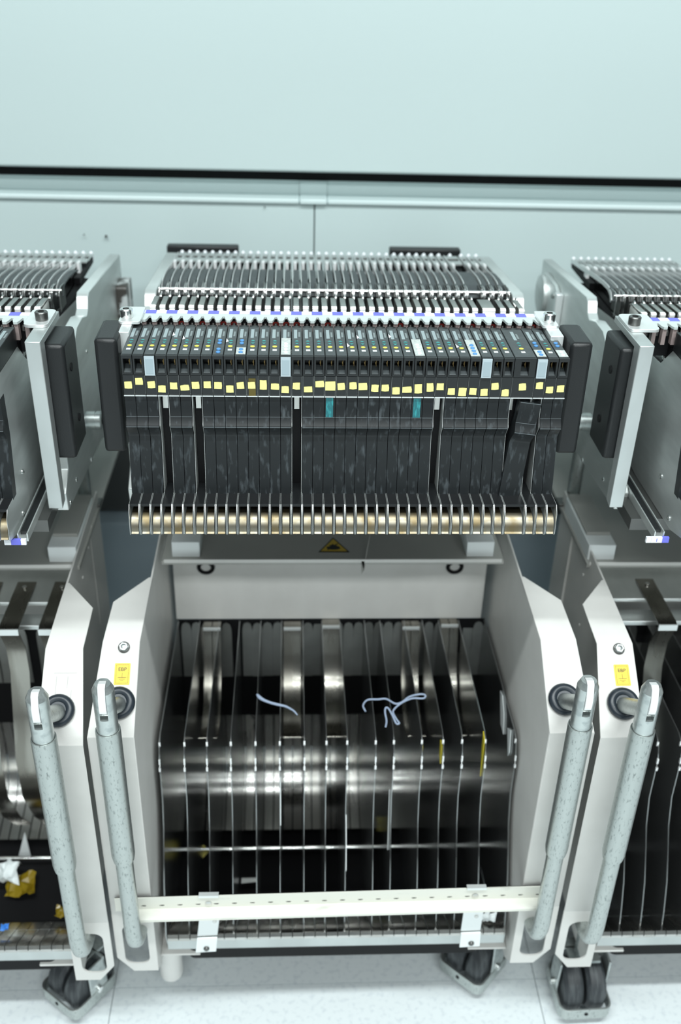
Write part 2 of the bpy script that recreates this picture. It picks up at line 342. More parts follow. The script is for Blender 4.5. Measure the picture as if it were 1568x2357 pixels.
def feeder(cx, idx, dy, label, group, front=True, wide=False):
    w = .0105 if not wide else .0105 + PITCH
    D = feeder_meshes(w); sx = cx + (idx - 20 + (.5 if not wide else 1)) * PITCH
    t = thing('tape_feeder', (sx, FB[1] + dy, FB[2]), label, 'feeder', group)
    P = lambda n, par=t, loc=(0, 0, 0), rot=None: inst(D[n], par, loc, rot)
    for n in ('body', 'side_plate', 'side_plate_r', 'foot_line', 'head_block', 'chute', 'spring'): P(n)
    hd = P('head'); pn = P('panel')
    if front and idx in LID: P('lid_inset', P('lid'))
    else:
        P('sill', hd); P('contact', hd)
    P('display', pn); P('readout', pn)
    wn = WORN.get(idx) if front else None
    if wn is None:
        for n in ('up_button', 'down_button', 'round_button', 'mark'): P(n, pn)
    else:
        bare, bt = wn
        if bare: P(bare, pn)
        ys = (.0135, .0215, .0295, .0455-.0085) if bare == 'bare_long' else (.0125, .0205, .0315, .0395)
        for k, y in enumerate(ys):
            if bare != 'bare_long' and k > 1 and bt == 'pale_button': P('blue_button', pn, (0, y + .006, 0))
            else: P(bt, pn, (0, y + (.006 if bare != 'bare_long' and k > 1 else 0), 0))
    if front and idx in TORN: P('torn_label', pn, (0, .030 + .034 * ((idx * 37) % 10) / 10, 0))
    nocov = front and idx in NOC
    if nocov: P('screw', P('bracket'))
    elif wide:
        P('screw', P('bracket', t, (-.0075, 0, 0)))
        c = P('cover', t, (-.0085, -.004, -.003), (0, .125, 0)); P('worn_edge', c)
    else:
        c = P('cover'); P('worn_edge', c)
        if front and idx in PATCH: P('tape_patch', c)
    for n in ('clamp_lever', 'latch_stop', 'roller', 'guide_frame', 'guide_plate', 'tape_cover', 'edge_strip', 'tape_guide', 'sprocket_shadow', 'guide_pin', 'tip'):
        o = P(n)
        if n == 'clamp_lever': P('lever_lip', o); P('pivot', o)
    if front and idx in STY:
        sw, sh = SSZ.get(idx, (.0074, .0072)); rx = random.uniform(-.0007, .0007)
        z = .9088 + (917 - (STY[idx] - 4 * idx / 39)) * .000473
        r = random.Random(idx)
        pts = [(-sw/2, -sh/2), (0, -sh/2 - r.uniform(0, .0004)), (sw/2, -sh/2), (sw/2 + r.uniform(-.0004, .0003), 0), (sw/2 - r.uniform(0, .0006), sh/2), (0, sh/2 + r.uniform(-.0003, .0003)), (-sw/2, sh/2 - r.uniform(0, .0008))]
        ro = r.uniform(-.07, .07)
        pts = [(rx + a*math.cos(ro) - b*math.sin(ro), a*math.sin(ro) + b*math.cos(ro) + z) for a, b in pts]
        y0 = .9328 if not idx % 3 else .9330
        if idx == 11:
            MB().box(-.0036, .0034, .9331, .9334, .9095, .9285).build('film_strip', M['kapton'], t, org=FB)
        MB().prism(pts, 'y', y0, .9335).build('sticker', M['sticker'], t, org=FB)
    return t
ORD = ['first','second','third','fourth','fifth','sixth','seventh','eighth','ninth','tenth','eleventh','twelfth','thirteenth','fourteenth','fifteenth','sixteenth','seventeenth','eighteenth','nineteenth','twentieth']
ORD += ['twenty-' + s for s in ORD[:9]] + ['thirtieth'] + ['thirty-' + s for s in ORD[:9]]
NOTE = {2: 'milky lid over front opening', 3: 'without front cover, bracket showing', 6: 'coverless, beside a bright edge', 8: 'with blue buttons on top',
        10: 'two blue buttons, worn panel end', 11: 'amber film behind sticker', 14: 'milky lid, bare pale strip', 15: 'coverless with dark slot',
        18: 'teal patch below big sticker', 26: 'teal patch, bare button strip', 28: 'coverless, pale long edge', 31: 'four blue buttons, bare plate',
        32: 'milky lid over opening', 35: 'double width, cover hanging tilted', 37: 'milky lid, blue buttons', 39: 'worn pale button plate, rightmost', 0: 'leftmost, chipped front lip'}
n = 0
for idx in range(40):
    if idx == 36: continue
    note = NOTE.get(idx, 'yellow sticker in front')
    feeder(0, idx, 0, 'black tape feeder, %s from left on middle trolley, %s' % (ORD[n], note), 'tape feeders on the middle trolley', True, idx == 35); n += 1
LX, LDY = -.548, -.012; RX, RDY = .552, -.008
for k, idx in enumerate(range(37, 23, -1)):
    fd = feeder(LX, idx, LDY, 'black tape feeder on left trolley, %s from its right end' % ORD[k], 'tape feeders on the left trolley', False)
    if k == 0: left_end = fd
for k, idx in enumerate(range(3, 17)):
    fd = feeder(RX, idx, RDY, 'black tape feeder on right trolley, %s from its left end' % ORD[k], 'tape feeders on the right trolley', False)
    if k == 0: right_end = fd

for fd, sx, pts in ((left_end, 1, ((1.041, .916), (.973, .807), (.953, .767))), (right_end, -1, ((1.043, .915), (.983, .796), (.939, .767)))):
    for y, z in pts:
        MB().lathe((sx * .00525, y, z), (sx, 0, 0), [(.0032, 0), (.0032, .0008), (.0018, .0018), (.0010, .0018), (.0010, .0010)], 12).build('plate_screw', M['steel'], fd, org=FB)

# ------------------------------------------------------------------ trolleys
DIV = [-.2215,-.1905,-.1623,-.1324,-.1014,-.0708,-.0397,-.0118,.0145,.0507,.0738,.1096,.1367,.161,.1909,.2297]
def trolley(cx, fx, dy, label, side):
    """cx: centre of feeder table, fx: centre of frame, side: 0 middle, -1 left, 1 right"""
    T = thing('feeder_trolley', (fx, 1.0 + dy, 0), label, 'trolley', None)
    def B(b, name, m, par=T, bevel=0, x=0.):
        b.xf(lambda v: Vector((v.x + x, v.y + dy, v.z))); return b.build(name, M[m], par, bevel=bevel)
    # --- feeder table
    pl = [(1.485,.898),(1.240,.920),(1.232,.915),(1.226,.903),(1.215,.898),(1.190,.905),(1.150,.905),(1.06,.86),(.975,.80),(.958,.762),(.990,.735),(1.22,.722),(1.485,.66)]
    bo = {0: (.2285, .2285), -1: (.2285, .2255), 1: (.2335, .2285)}[side]
    for s_, off in ((-1, bo[0]), (1, bo[1])):
        a, b_ = sorted((s_ * .2275, s_ * .2430))
        if side == 1 and s_ == -1: a, b_ = -.2290, -.2155
        if side == -1 and s_ == 1: a, b_ = .2225, .2375
        pso = b_ if s_ > 0 else a
        plc = [(1.485,.898),(1.240,.920),(1.232,.915),(1.226,.903),(1.215,.898),(1.190,.905),(1.150,.905),(1.06,.86),(1.03,.845),(1.03,.78),(1.004,.762),(1.008,.738),(1.22,.722),(1.485,.66)]
        p = B(MB().prism(plc, 'x', a, b_), 'side_plate', 'alu', T, .0012, cx)
        a, b_ = sorted((s_ * off, s_ * (off + .0155)))
        yb = .952
        bar = MB().prism([(.966,.957),(1.06,.957),(1.06,.9495),(.984,.9495),(.984,.766),(.969,.763)], 'x', a, b_)
        if side == 0:
            bar = MB().box(-.2380, -.2235, .985, 1.056, .934, .957) if s_ < 0 else MB().box(.2160, .2300, .985, 1.056, .934, .957)
        B(bar, 'bar_plate', 'alubar' if side else 'alub', T, .0008, cx)
        e = s_ * (off + .0155) if side else s_ * .2318
        a, b_ = sorted((e + s_ * .0006, e + s_ * .0240))
        if side: a, b_ = (.2355, .2590) if s_ > 0 else (-.2610, -.2375)
        yo, zo = (.024, -.0115) if side else (0, 0)
        bx = B(MB().box(a, b_, .962 + yo, 1.022 + yo, .8300 + zo * 1.25, .9580 + zo), 'control_box', 'blackbox', T, .004, cx)
        for (y, z) in ((.985 + yo, .925 + zo), (.995 + yo, .862 + zo)):
            B(MB().cyl((b_ if s_ > 0 else a, y, z), ((b_ if s_ > 0 else a) + s_*.0008, y, z), .0045, 14), 'screw_hole', 'blackm', bx, 0, cx)
        # cam follower on the outside of the plate
        xo = pso
        B(MB().lathe((xo, 1.142, .789), (s_, 0, 0), [(.009, -.002), (.009, .001), (.0112, .001), (.0115, .0025), (.0115, .0125), (.0105, .0125), (.0105, .014), (.0115, .014), (.0115, .019), (.010, .0205)], 24), 'cam_roller', 'galvdark', T, 0, cx)
        B(MB().cyl((xo + s_*.0200, 1.142, .789), (xo + s_*.0208, 1.142, .789), .0052, 6), 'hex_socket', 'blackm', T, 0, cx)
        for (y, z) in ((1.10, .875), (1.19, .86), (1.06, .75), (1.02, .742), (1.15,.73)):
            B(MB().lathe((xo - s_*.001, y, z), (s_, 0, 0), [(.0028, 0), (.0028, .0016), (.0014, .0022)], 10), 'screw', 'steel', p, 0, cx)
        # support post and its foot
        px = cx + s_ * .197
        po = B(MB().cyl((px, 1.262, .598), (px, 1.262, .748), .0095, 18), 'post', 'galv')
        B(MB().box(px - .022, px + .022, 1.252, 1.274, .6002, .6042), 'post_foot', 'dark_steel', po, .001)
        # locating blocks on the shelf
        a, b_ = sorted((s_ * .1770, s_ * .2135))
        bl = B(MB().box(a, b_, 1.110, 1.24, .6002, .6235), 'locating_block', 'block', T, .001, cx)
        B(MB().box(a + .002, b_ - .002, 1.135, 1.24, .6236, .6285), 'block_cap', 'grey', bl, .001, cx)
    B(MB().box(-.2265, .2265, .955, 1.46, .742, .7565), 'table_top', 'dark_steel', T, 0, cx)
    # comb rail with blue and white strip
    rail = B(MB().box(-.2180, .2180, 1.0385, 1.056, .9535, .9565), 'comb_rail', 'toothgrey', T, .0004, cx)
    B(MB().box(-.2180, .2180, 1.0400, 1.053, .9180, .9535), 'rail_web', 'blackm', rail, 0, cx)
    tooth = MB().prism([(-.0050,1.0385),(-.0042,1.0350),(-.0034,1.0290),(-.0020,1.0250),(.0020,1.0250),(.0034,1.0290),(.0042,1.0350),(.0050,1.0385)], 'z', .9540, .9565).mesh('tooth', M['toothgrey'], (0, 1.0, 0))
    post = MB().box(-.0022, .0022, 1.0265, 1.034, .936, .9539).mesh('tooth_post', M['pinkish'], (0, 1.0, 0))
    led = MB().box(-.0034, .0034, 1.0370, 1.0398, .936, .9500).mesh('indicator', M['red'], (0, 1.0, 0))
    knob = MB().lathe((0, 1.0345, .944), (0, 0, 1), [(.0022, 0), (.0022, .004), (.0014, .0060)], 10).mesh('plug', M['dark_steel'], (0, 1.0, 0))
    rng = range(41) if side == 0 else (range(24, 41) if side < 0 else range(0, 17))
    lit = {4, 6, 8, 9, 13, 14, 15, 18, 25, 29, 32, 34, 38, 39}
    for i in rng:
        inst(tooth, rail, (cx - fx + (i - 20) * PITCH, 0, 0)); inst(post, rail, (cx - fx + (i - 20) * PITCH, 0, 0))
        if i < 40:
            inst(knob, rail, (cx - fx + (i - 19.5) * PITCH, 0, 0))
            if i in lit and side == 0: inst(led, rail, (cx - fx + (i - 19.5) * PITCH, 0, 0))
    for i in range(0, 40, 2):
        if side < 0 and i < 24 or side > 0 and i > 16: continue
        x = (i - 20) * PITCH
        B(MB().box(x, x + .0108, 1.0450, 1.0545, .9566, .9570), 'white_label', 'white', rail, 0, cx)
        B(MB().box(x + .0109, x + .0222, 1.0450, 1.0545, .9566, .9570), 'blue_label', 'blue', rail, 0, cx)
    for s_, off in ((-1, bo[0]), (1, bo[1])):
        a, b_ = sorted((s_ * .2150, s_ * (off + .0145)))
        q = MB().prism(rrect(a, b_, 1.006, 1.056, .006), 'z', .9572, .9605) if side else MB().prism(rrect(*((-.2375, -.2150) if s_ < 0 else (.2120, .2295)), 1.008, 1.056, .003), 'z', .9572, .9600)
        eb = B(q, 'end_block', 'alub', rail, .0008, cx)
        x = s_ * (off + .006) if side else (-.2305 if s_ < 0 else .2215)
        B(MB().lathe((x, 1.022, .9602), (0, 0, 1), [(.0065, 0), (.0068, .0085), (.0060, .0095), (.0034, .0095), (.0034, .004), (.0001, .004)], 20), 'cap_screw', 'dark_steel' if side else 'steel', rail, 0, cx)
    # the end slot is empty and shows its slide rail
    if side:
        x = .2105 if side < 0 else -.2095
        rl = B(MB().box(x - .0055, x + .0055, .912, 1.40, .7566, .7600).box(x - .0055, x - .0042, .912, 1.40, .760, .766).box(x + .0042, x + .0055, .912, 1.40, .760, .766), 'slide_rail', 'alu', T, 0, cx)
        B(MB().box(x - .0041, x + .0041, .920, 1.40, .7601, .7640), 'slide_insert', 'black', rl, 0, cx)
        xl = x - .007 if side < 0 else x - .003
        for k, (p0, p1, mt) in enumerate(((-.012, -.0052, 'white'), (-.005, .0050, 'blue'), (.0052, .0105, 'white')) if side < 0 else ((-.0115, -.0062, 'white'), (-.006, .0060, 'white'), (.0062, .0135, 'blue'))):
            B(MB().box(xl + p0, xl + p1, .9085, .9115, .7540, .7605), 'end_label', mt, rl, 0, cx)
        if side > 0:
            v, f = text_mesh('1', .006)
            B(MB().add([(a + xl, .9083, b + .7572) for a, b, c in v], f), 'number', 'blue', rl, 0, cx)
    # rear grips
    for x0, x1 in ((-.249, -.139), (.0955, .2065)):
        if side == 0: B(MB().box(x0, x1, 1.535, 1.553, .850, .8935), 'rear_grip', 'blackbox', T, .002, cx)
    if side == 0:
        B(MB().box(-.22, .22, 1.487, 1.534, .845, .858), 'rear_beam', 'alu', T, 0, cx)
    # --- shelf and back panel
    sh = B(MB().box(-.2265, .2265, 1.1012, 1.5, .594, .600), 'shelf', 'grey', T, .0006, cx if side == 0 else (cx + fx) / 2)
    xs = cx if side == 0 else (cx + fx) / 2
    B(MB().box(-.2235, .2235, 1.0998, 1.1012, .5975, .6030), 'shelf_lip', 'beige', sh, .0006, xs)
    B(MB().box(-.2245, .2245, 1.1878, 1.1895, .4420, .5935), 'back_panel', 'beige', T, 0, xs)
    if side == 0:
        ws = B(MB().prism([(-.0205,1.1215),(.0215,1.1215),(.0005,1.1590)], 'z', .6003, .6006), 'warning_label', 'ink', T, 0, 0)
        B(MB().prism([(-.0172,1.1238),(.0182,1.1238),(.0005,1.1548)], 'z', .6007, .6009), 'warning_field', 'warn', ws, 0, 0)
        hnd = MB().prism([(-.0085,1.1290),(-.003,1.1268),(.004,1.1270),(.0095,1.1295),(.008,1.1345),(.0035,1.1375),(.0045,1.1420),(.0015,1.1385),(-.001,1.1420),(-.0022,1.1385),(-.0058,1.1390),(-.004,1.1355),(-.0092,1.1340)], 'z', .6010, .6011)
        hnd.prism([(-.0088,1.1268),(-.0072,1.1258),(.0075,1.1420),(.006,1.1428)], 'z', .60105, .60115)
        B(hnd, 'hand_pictogram', 'ink', ws, 0, 0)
        B(MB().add([(.036,1.0995,.600),(.040,1.0995,.600),(.040,1.0995,.586),(.0365,1.0985,.580),(.050,1.135,.625),(.0495,1.13,.632),(.0415,1.10,.60)], [(0,1,2,3),(1,5,4,2),(0,3,2,1),(0,6,5,1)]), 'loose_strap', 'grey', T, 0, 0)
        for x in (-.178, .178):
            B(MB().torus((x, 1.186, .5335), (0, 1, .15), .0100, .0028, 24, 8), 'grommet', 'blackm', T, 0, 0)
    # --- side panels and folded front flanges
    sp = [(1.262,.622),(1.03,.6120),(.9225,.6045),(.8364,.5405),(.8364,.132),(.86,.108),(1.24,.108),(1.262,.13)]
    for s_ in (-1, 1):
        xi = s_ * .2330
        if side == 0 and s_ > 0: xi = .2385
        a, b_ = sorted((xi - s_ * .0025, xi))
        pn = B(MB().prism(sp, 'x', a, b_), 'side_panel', 'beige', T, .0006, fx)
        xo = lambda y: xi + s_ * (.049 if y < .85 else .049 - (y - .834) * .104)
        fpath = [(1.045,.6125,.002), (.995,.6105,.039), (.960,.6085,.0395), (.922,.6065,.0400), (.834,.5415,.0490), (.834,.2450,.0490)]
        vs = []; fs = []
        t = .0022
        for (y, z, wd) in fpath:
            vs += [(xi - s_*.0025, y, z), (xi + s_*wd, y, z), (xi + s_*wd, y + t*.5, z - t), (xi - s_*.0025, y + t*.5, z - t)]
        # keep the vertical run in front of the panel edge
        for k in range(len(fpath) - 1):
            for q in range(4): r_ = (q + 1) % 4; fs.append((4*k+q, 4*k+r_, 4*k+4+r_, 4*k+4+q))
        fs += [(0, 3, 2, 1), (20, 21, 22, 23)]
        fl_ = B(MB().add(vs, fs), 'front_flange', 'beige', pn, .0008, fx)
        x0, x1 = sorted((xi - s_*.0025, xi + s_*.049))
        hole = [(p[0], p[1]) for p in reversed(rrect(x0 + .0105, x1 - .0095, .147, .224, .012))]
        if s_ < 0: outer = [(x1, .132), (x1, .2450), (x0, .2450), (x0, .160), (x0 + .020, .132)]
        else: outer = [(x1 - .020, .132), (x1, .160), (x1, .2450), (x0, .2450), (x0, .132)]
        B(MB().prism([outer, hole], 'y', .8340, .8362), 'flange_foot', 'beige', pn, 0, fx)
        a, b_ = sorted((xi - s_*.001, xi + s_*.012))
        B(MB().prism([(.8352,.525),(.8352,.27),(.870,.27),(.930,.50),(.905,.545)], 'x', a + (0 if s_ < 0 else -.0), b_), 'inner_cover', 'beige', pn, .003, fx)
        # bottom foot flange reaching inwards
        a, b_ = sorted((xi - s_*.0030, xi - s_*.055))
        B(MB().box(a, b_, .858, .892, .128, .1315), 'foot_tab', 'beige', pn, .0006, fx)
        # handle --------------------------------------------------------
        hx = fx + {(-1): -.2495, 1: .2560}[s_] if side == 0 else fx + s_ * .2520
        hy = .800
        sec = []
        N = 28
        for k in range(N):
            aa = -math.pi/2 + 2*math.pi*(k + .5)/N; sec.append((math.cos(aa), math.sin(aa)))
        def notch(r, hw, dep):
            pts = [(x*r, y*r) for x, y in sec if not (abs(x*r) < hw and y < 0)]
            yf = -math.sqrt(r*r - hw*hw)
            return [(hw, yf)] + pts + [(-hw, yf), (-hw, dep), (hw, dep)]
        hm = MB().cyl((0, 0, .565), (0, 0, .606), .0115, 28)
        hm.prism(notch(.0115, .0042, .004), 'z', .606, .640)
        lo, hi = notch(.0115, .0042, .004), notch(.0082, .0042, .004)
        k0 = len(lo); hi_ = [(p[0]*.0082/.0115 if abs(p[0]) > .0043 else p[0], p[1]*.0082/.0115 if p[1] < .0039 or p[1] > .0041 else p[1]) for p in lo]
        tr = geometry.tessellate_polygon([[Vector((p[0], p[1], 0)) for p in hi_]])
        hm.add([(p[0], p[1], .640) for p in lo] + [(p[0], p[1], .6475) for p in hi_],
               [(i, (i+1) % k0, (i+1) % k0 + k0, i + k0) for i in range(k0)] + [tuple(i + k0 for i in q) for q in tr])
        hm.xf(lambda v: Vector((v.x + hx, v.y + hy, v.z)))
        hd = B(hm, 'handle', 'galvdark')
        lt = MB().prism([(-.0125,.617),(-.0135,.622),(-.0128,.634),(-.0085,.6475),(-.004,.6500),(.0035,.6480),(.0035,.615),(-.006,.613)], 'x', -.0039, .0039)
        lt.xf(lambda v: Vector((v.x + hx, v.y + hy, v.z)))
        B(lt, 'latch', 'latch', hd, .0006)
        B(MB().lathe((hx, hy, 0), (0, 0, 1), [(.0119, .570), (.0119, .5855), (.0132, .5855), (.0134, .584), (.0134, .395), (.0120, .386), (.0100, .386)], 28), 'sleeve', 'galv', hd)
        B(MB().tube([(hx, hy, .392), (hx, hy, .262), (hx, hy+.0015, .247), (hx, hy+.006, .234), (hx, hy+.014, .223), (hx, hy+.026, .216), (hx, hy+.06, .212)], .0102, 20), 'lower_tube', 'galv', hd)
        nrm = Vector((0, -.594, .804)); c = Vector((hx, .8640, .5645))
        B(MB().torus(c + nrm*.003, nrm, .0135, .0052, 30, 10).lathe(c, nrm, [(.012, -.004), (.012, .004), (.0098, .006)], 24), 'bumper_ring', 'rubber', hd)
        B(MB().cyl(c - nrm*.004, Vector((hx, .802, .612)), .0092, 22), 'stub', 'galv', hd)
        # stickers and bolts on the slope
        if (side == 0 and s_ < 0) or (side == 1 and s_ < 0):
            xc = fx + xi + s_ * .0150
            u = Vector((0, .804, .594))                     # up the slope
            def onslope(v, c0): return c0 + Vector((v[0], 0, 0)) + u * v[1] + nrm * v[2]
            cs = Vector((xc, .8915, .5840)) + nrm * .0004
            def dec(b, name, m, par): b.xf(lambda v: onslope(v, cs)); return B(b, name, m, par)
            st = dec(MB().prism(rrect(-.0088, .0088, -.0125, .0125, .001, 2), 'z', 0, .0002), 'earth_label', 'label', pn)
            fr = MB()
            for q in ((-.0070, .0070, .0105, .0108), (-.0070, .0070, -.0108, -.0105), (-.0070, -.0067, -.0108, .0108), (.0067, .0070, -.0108, .0108),
                      (-.0002, .0002, -.0040, .0015), (-.0048, .0048, -.0044, -.0039), (-.0034, .0034, -.0062, -.0058), (-.0018, .0018, -.0079, -.0075)):
                fr.box(*q, .00021, .0003)
            dec(fr, 'earth_symbol', 'ink', st)
            v, f = text_mesh('EBP', .0058)
            dec(MB().add([(a*1.05, b + .0052, .0003) for a, b, _ in v], f), 'lettering', 'ink', st)
            ch = Vector((xc - s_*.0*1, .9165, .6024))
            bt = MB().lathe(ch, nrm, [(.0068, 0), (.0068, .0012), (.0040, .0014)], 20)
            bo_ = B(bt, 'earth_bolt', 'dark_steel', pn)
            B(MB().lathe(ch + nrm*.0013, nrm, [(.0056, 0), (.0056, .0035), (.0046, .0042), (.0036, .0042), (.0036, .0024), (.0001, .0024)], 6), 'hex_nut', 'galvdark', bo_)
            B(MB().torus(ch + nrm*.0044, nrm, .0040, .0004, 20, 6).torus(ch + nrm*.0013, nrm, .0062, .0005, 24, 6), 'nut_rim', 'ink', bo_)
            B(MB().lathe(ch + nrm*.0034, nrm, [(.0034, 0), (.0034, .0006), (.0030, .0009)], 16), 'stud', 'galvdark', bo_)
            B(MB().box(ch.x - .0030, ch.x + .0030, ch.y - .0008, ch.y + .0002, ch.z + .0033, ch.z + .0038), 'stud_slot', 'ink', bo_)
        if side < 0 and s_ > 0:
            cs = Vector((fx + xi + .022, .875, .5723)) + nrm * .0003
            u = Vector((0, .804, .594))
            b = MB()
            for q in ((-.012, .014, .0295, .0297), (-.0085, -.0083, .002, .026), (-.0083, -.0081, -.022, -.006), (.0040, .0042, .012, .026), (.0090, .0092, -.014, .010), (-.0155, -.0153, -.018, .006)): b.box(*q, 0, .0001)
            b.xf(lambda v: cs + Vector((v[0], 0, 0)) + u * v[1] + nrm * v[2]); B(b, 'pencil_line', 'pencil', pn)
        # rivets along the outer face of the panel
        for (y, z) in ((1.20,.60),(1.17,.585),(1.12,.57),(1.08,.55),(1.02,.53),(.98,.49),(1.10,.50),(1.0,.42)):
            B(MB().lathe((xi, y, z), (s_, 0, 0), [(.0022, 0), (.0018, .0012)], 8), 'rivet', 'beige', pn, 0, fx)
    # --- reel bin
    bx = fx if side else 0
    dv = DIV if side >= 0 else [DIV[15] - .0085 - .235 * k for k in (1, 0)]
    for i, x in enumerate(dv):
        prof = [(1.186,.440),(.948,.440),(.940,.436),(.938,.430),(.934,.431),(.931,.4245),(.9275,.416),(.9280,.408),(.9245,.404),(.9265,.399),(.9260,.39),(.9250,.35),(.914,.31),(.900,.283),(.880,.24),(.868,.20),(.860,.165),(.870,.120),(1.075,.100),(1.186,.10)]
        th = .0011
        if i in (0, len(dv) - 1): th = .0016
        d_ = B(MB().prism(prof, 'x', x - th/2, x + th/2), 'divider', 'divider', T, 0, bx)
        B(MB().box(x - .0012, x + .0012, .9375, .9392, .4285, .4345).box(x - .0010, x + .0010, .9262, .9290, .4085, .4165).box(x - .0012, x + .0012, .9238, .9262, .3990, .4040), 'edge_bead', 'latch', d_, 0, bx)
    lipf = MB().ribbon([(.8535,.164),(.8520,.171),(.8545,.1755),(.8600,.1745),(.885,.158),(.925,.130)], -.0069, .0069, -.001).mesh('lip_finger', M['bin'], (0, 1.0, 0))
    low = MB().ribbon([(1.186,.258),(1.186,.205),(1.180,.170),(1.166,.145),(1.140,.127),(1.085,.113)], -.0066, .0066, -.001).mesh('bin_strip', M['bin'], (0, 1.0, 0))
    upp = MB().prism([(-.00746,.337),(.00746,.337),(.00746,.4220),(.0066,.4300),(.0048,.4355),(0,.4378),(-.0048,.4355),(-.0066,.4300),(-.00746,.4220)], 'y', 1.1850, 1.1862).mesh('back_finger', M['dull'], (0, 1.0, 0))
    for i in range(30):
        x = -.2115 + .01495 * i + bx - fx
        inst(lipf, T, (x, 0, 0)); inst(low, T, (x, 0, 0)); inst(upp, T, (x + random.uniform(-.0003, .0003), random.uniform(-.002, 0), 0), (random.uniform(-.01, .01), 0, 0))
    B(MB().box(-.2195, .2300, .8535, .8550, .148, .166).box(-.2195, .2300, .8540, .90, .1465, .148), 'lip_plate', 'alubar', T, .0006, bx)
    B(MB().box(-.2225, .2305, 1.1868, 1.1876, .19, .4415), 'bin_back', 'blackm', T, 0, bx)
    tf = B(MB().box(-.2225, .2305, .895, 1.186, .094, .0985), 'bin_floor', 'blackm', T, 0, bx)
    for x, y in ((-.003, 1.06), (.155, 1.065), (-.15, 1.06)):
        B(MB().lathe((x, y, .0985), (0, 0, 1), [(.003, 0), (.003, .0015), (.0015, .002)], 10), 'screw', 'satin', tf, 0, bx)
    B(MB().cyl((-.2210, 1.045, .118), (.2295, 1.045, .118), .0028, 12), 'cross_rod', 'steel', T, 0, bx)
    B(MB().prism(rrect(-.195, .200, .862, .890, .010), 'z', .1160, .1370), 'lower_tray', 'blackm', T, .001, bx)
    # reel brake straps
    spath = [(1.1905,.4385),(1.176,.4400),(1.1700,.4365),(1.1660,.425),(1.160,.400),(1.147,.368),(1.122,.342),(1.085,.331),(1.052,.338),(1.036,.351)]
    if side == 0:
        for x, sh_ in ((-.1720, 0), (-.0553, 0), (.0012, .003), (.1188, 0), (.1753, .004)):
            for a, b_ in ((-.0125, -.0006), (.0006, .0125)) if x in (-.172, .1188, .1753) else ((-.0125, .0125),):
                B(MB().ribbon([(y - sh_, z + sh_) for y, z in spath], x + a, x + b_, .0009), 'reel_strap', 'strap')
            B(MB().box(x - .0125, x + .0125, 1.1660, 1.1690, .4365 + sh_, .4405 + sh_), 'strap_cap_glint', 'alub')  # bright piece paints the white highlight on the strap's bent end
    else:
        B(MB().box(-.2240, .2240, 1.105, 1.186, .535, .540).box(-.2240, .2240, 1.078, 1.105, .515, .522), 'strap_rail', 'alu', T, .001, bx)
        s2 = [(1.150,.5425),(1.050,.5425),(1.044,.540),(1.046,.532),(1.060,.500),(1.060,.46),(1.04,.40),(1.02,.34),(1.02,.27),(1.05,.20),(1.09,.14)]
        for x in ((.150, .105, .200) if side < 0 else (-.212, -.135, -.060)):
            sb = B(MB().ribbon(s2, x - .0125, x + .0125, .001), 'reel_strap', 'strap', T, 0, bx)
            B(MB().box(x - .0125, x + .0125, 1.0425, 1.0445, .5330, .5420), 'strap_bend_glint', 'alub', sb, 0, bx)  # bright colour stands in for the light caught on the bend
            B(MB().lathe((x, 1.135, .5437), (0, 0, 1), [(.003, 0), (.003, .0012), (.0014, .0018)], 10), 'screw', 'steel', sb, 0, bx)
    # --- casters
    def caster(x, y, ang, piv=False):
        c = math.cos(ang); s_ = math.sin(ang)
        fn = lambda v: Vector((x + v.x*c - v.y*s_, y + v.x*s_ + v.y*c, v.z))
        k = MB().box(-.022, .022, -.010, .030, .086, .0915).box(-.036, -.033, -.014, .016, .03, .0905).box(.033, .036, -.014, .016, .03, .0905).box(-.036, .036, .012, .016, .07, .0915).xf(fn)
        if piv: k.add(*(lambda q: (q.v, q.f))(MB().cyl((0, .005, .0915), (0, .005, .131), .012).xf(fn)))
        cs = B(k, 'caster', 'galvdark', T, .001)
        for a, b_ in ((-.030, -.0025), (.0025, .030)):
            wl = MB().lathe((0, 0, .0385), (1, 0, 0), [(.010, a), (.033, a), (.0380, a + .005), (.0385, (a+b_)/2), (.0380, b_ - .005), (.033, b_), (.010, b_)], 36).xf(fn)
            B(wl, 'wheel', 'tyre', cs)
        oo = rrect(-.037, .037, -.046, .034, .012); ii = list(reversed(rrect(-.0345, .0345, -.0435, .0315, .010)))
        B(MB().prism([oo, ii], 'z', .016, .036).xf(fn), 'toe_guard', 'galv', cs, .0006)
        B(MB().lathe((0, -.0462, .027), (0, -1, 0), [(.0028, 0), (.0028, .0006)], 10).xf(fn), 'guard_hole', 'blackm', cs)
        B(MB().lathe((.036, 0, .0385), (1, 0, 0), [(.005, 0), (.005, .004), (.003, .005)], 12).lathe((-.036, 0, .0385), (-1, 0, 0), [(.005, 0), (.005, .004), (.003, .005)], 12).xf(fn), 'axle_bolt', 'steel', cs)
    if side == 0:
        caster(.214, .920, math.radians(-44), True); caster(-.17, 1.02, math.radians(-60))
        caster(.21, 1.20, .3); caster(-.21, 1.20, -.2)
        B(MB().lathe((-.224, .890, 0), (0, 0, 1), [(.012, .045), (.015, .047), (.016, .051), (.016, .128)], 20), 'levelling_foot', 'beige', T)
    elif side < 0:
        caster(-.352, .908, math.radians(-38), True); caster(fx - .2, .90, .4); caster(-.36, 1.20, .2); caster(fx - .2, 1.2, .1)
    else:
        caster(.352, .880, math.radians(2), True); caster(fx + .2, .90, .4); caster(.36, 1.20, .2); caster(fx + .2, 1.2, .1)
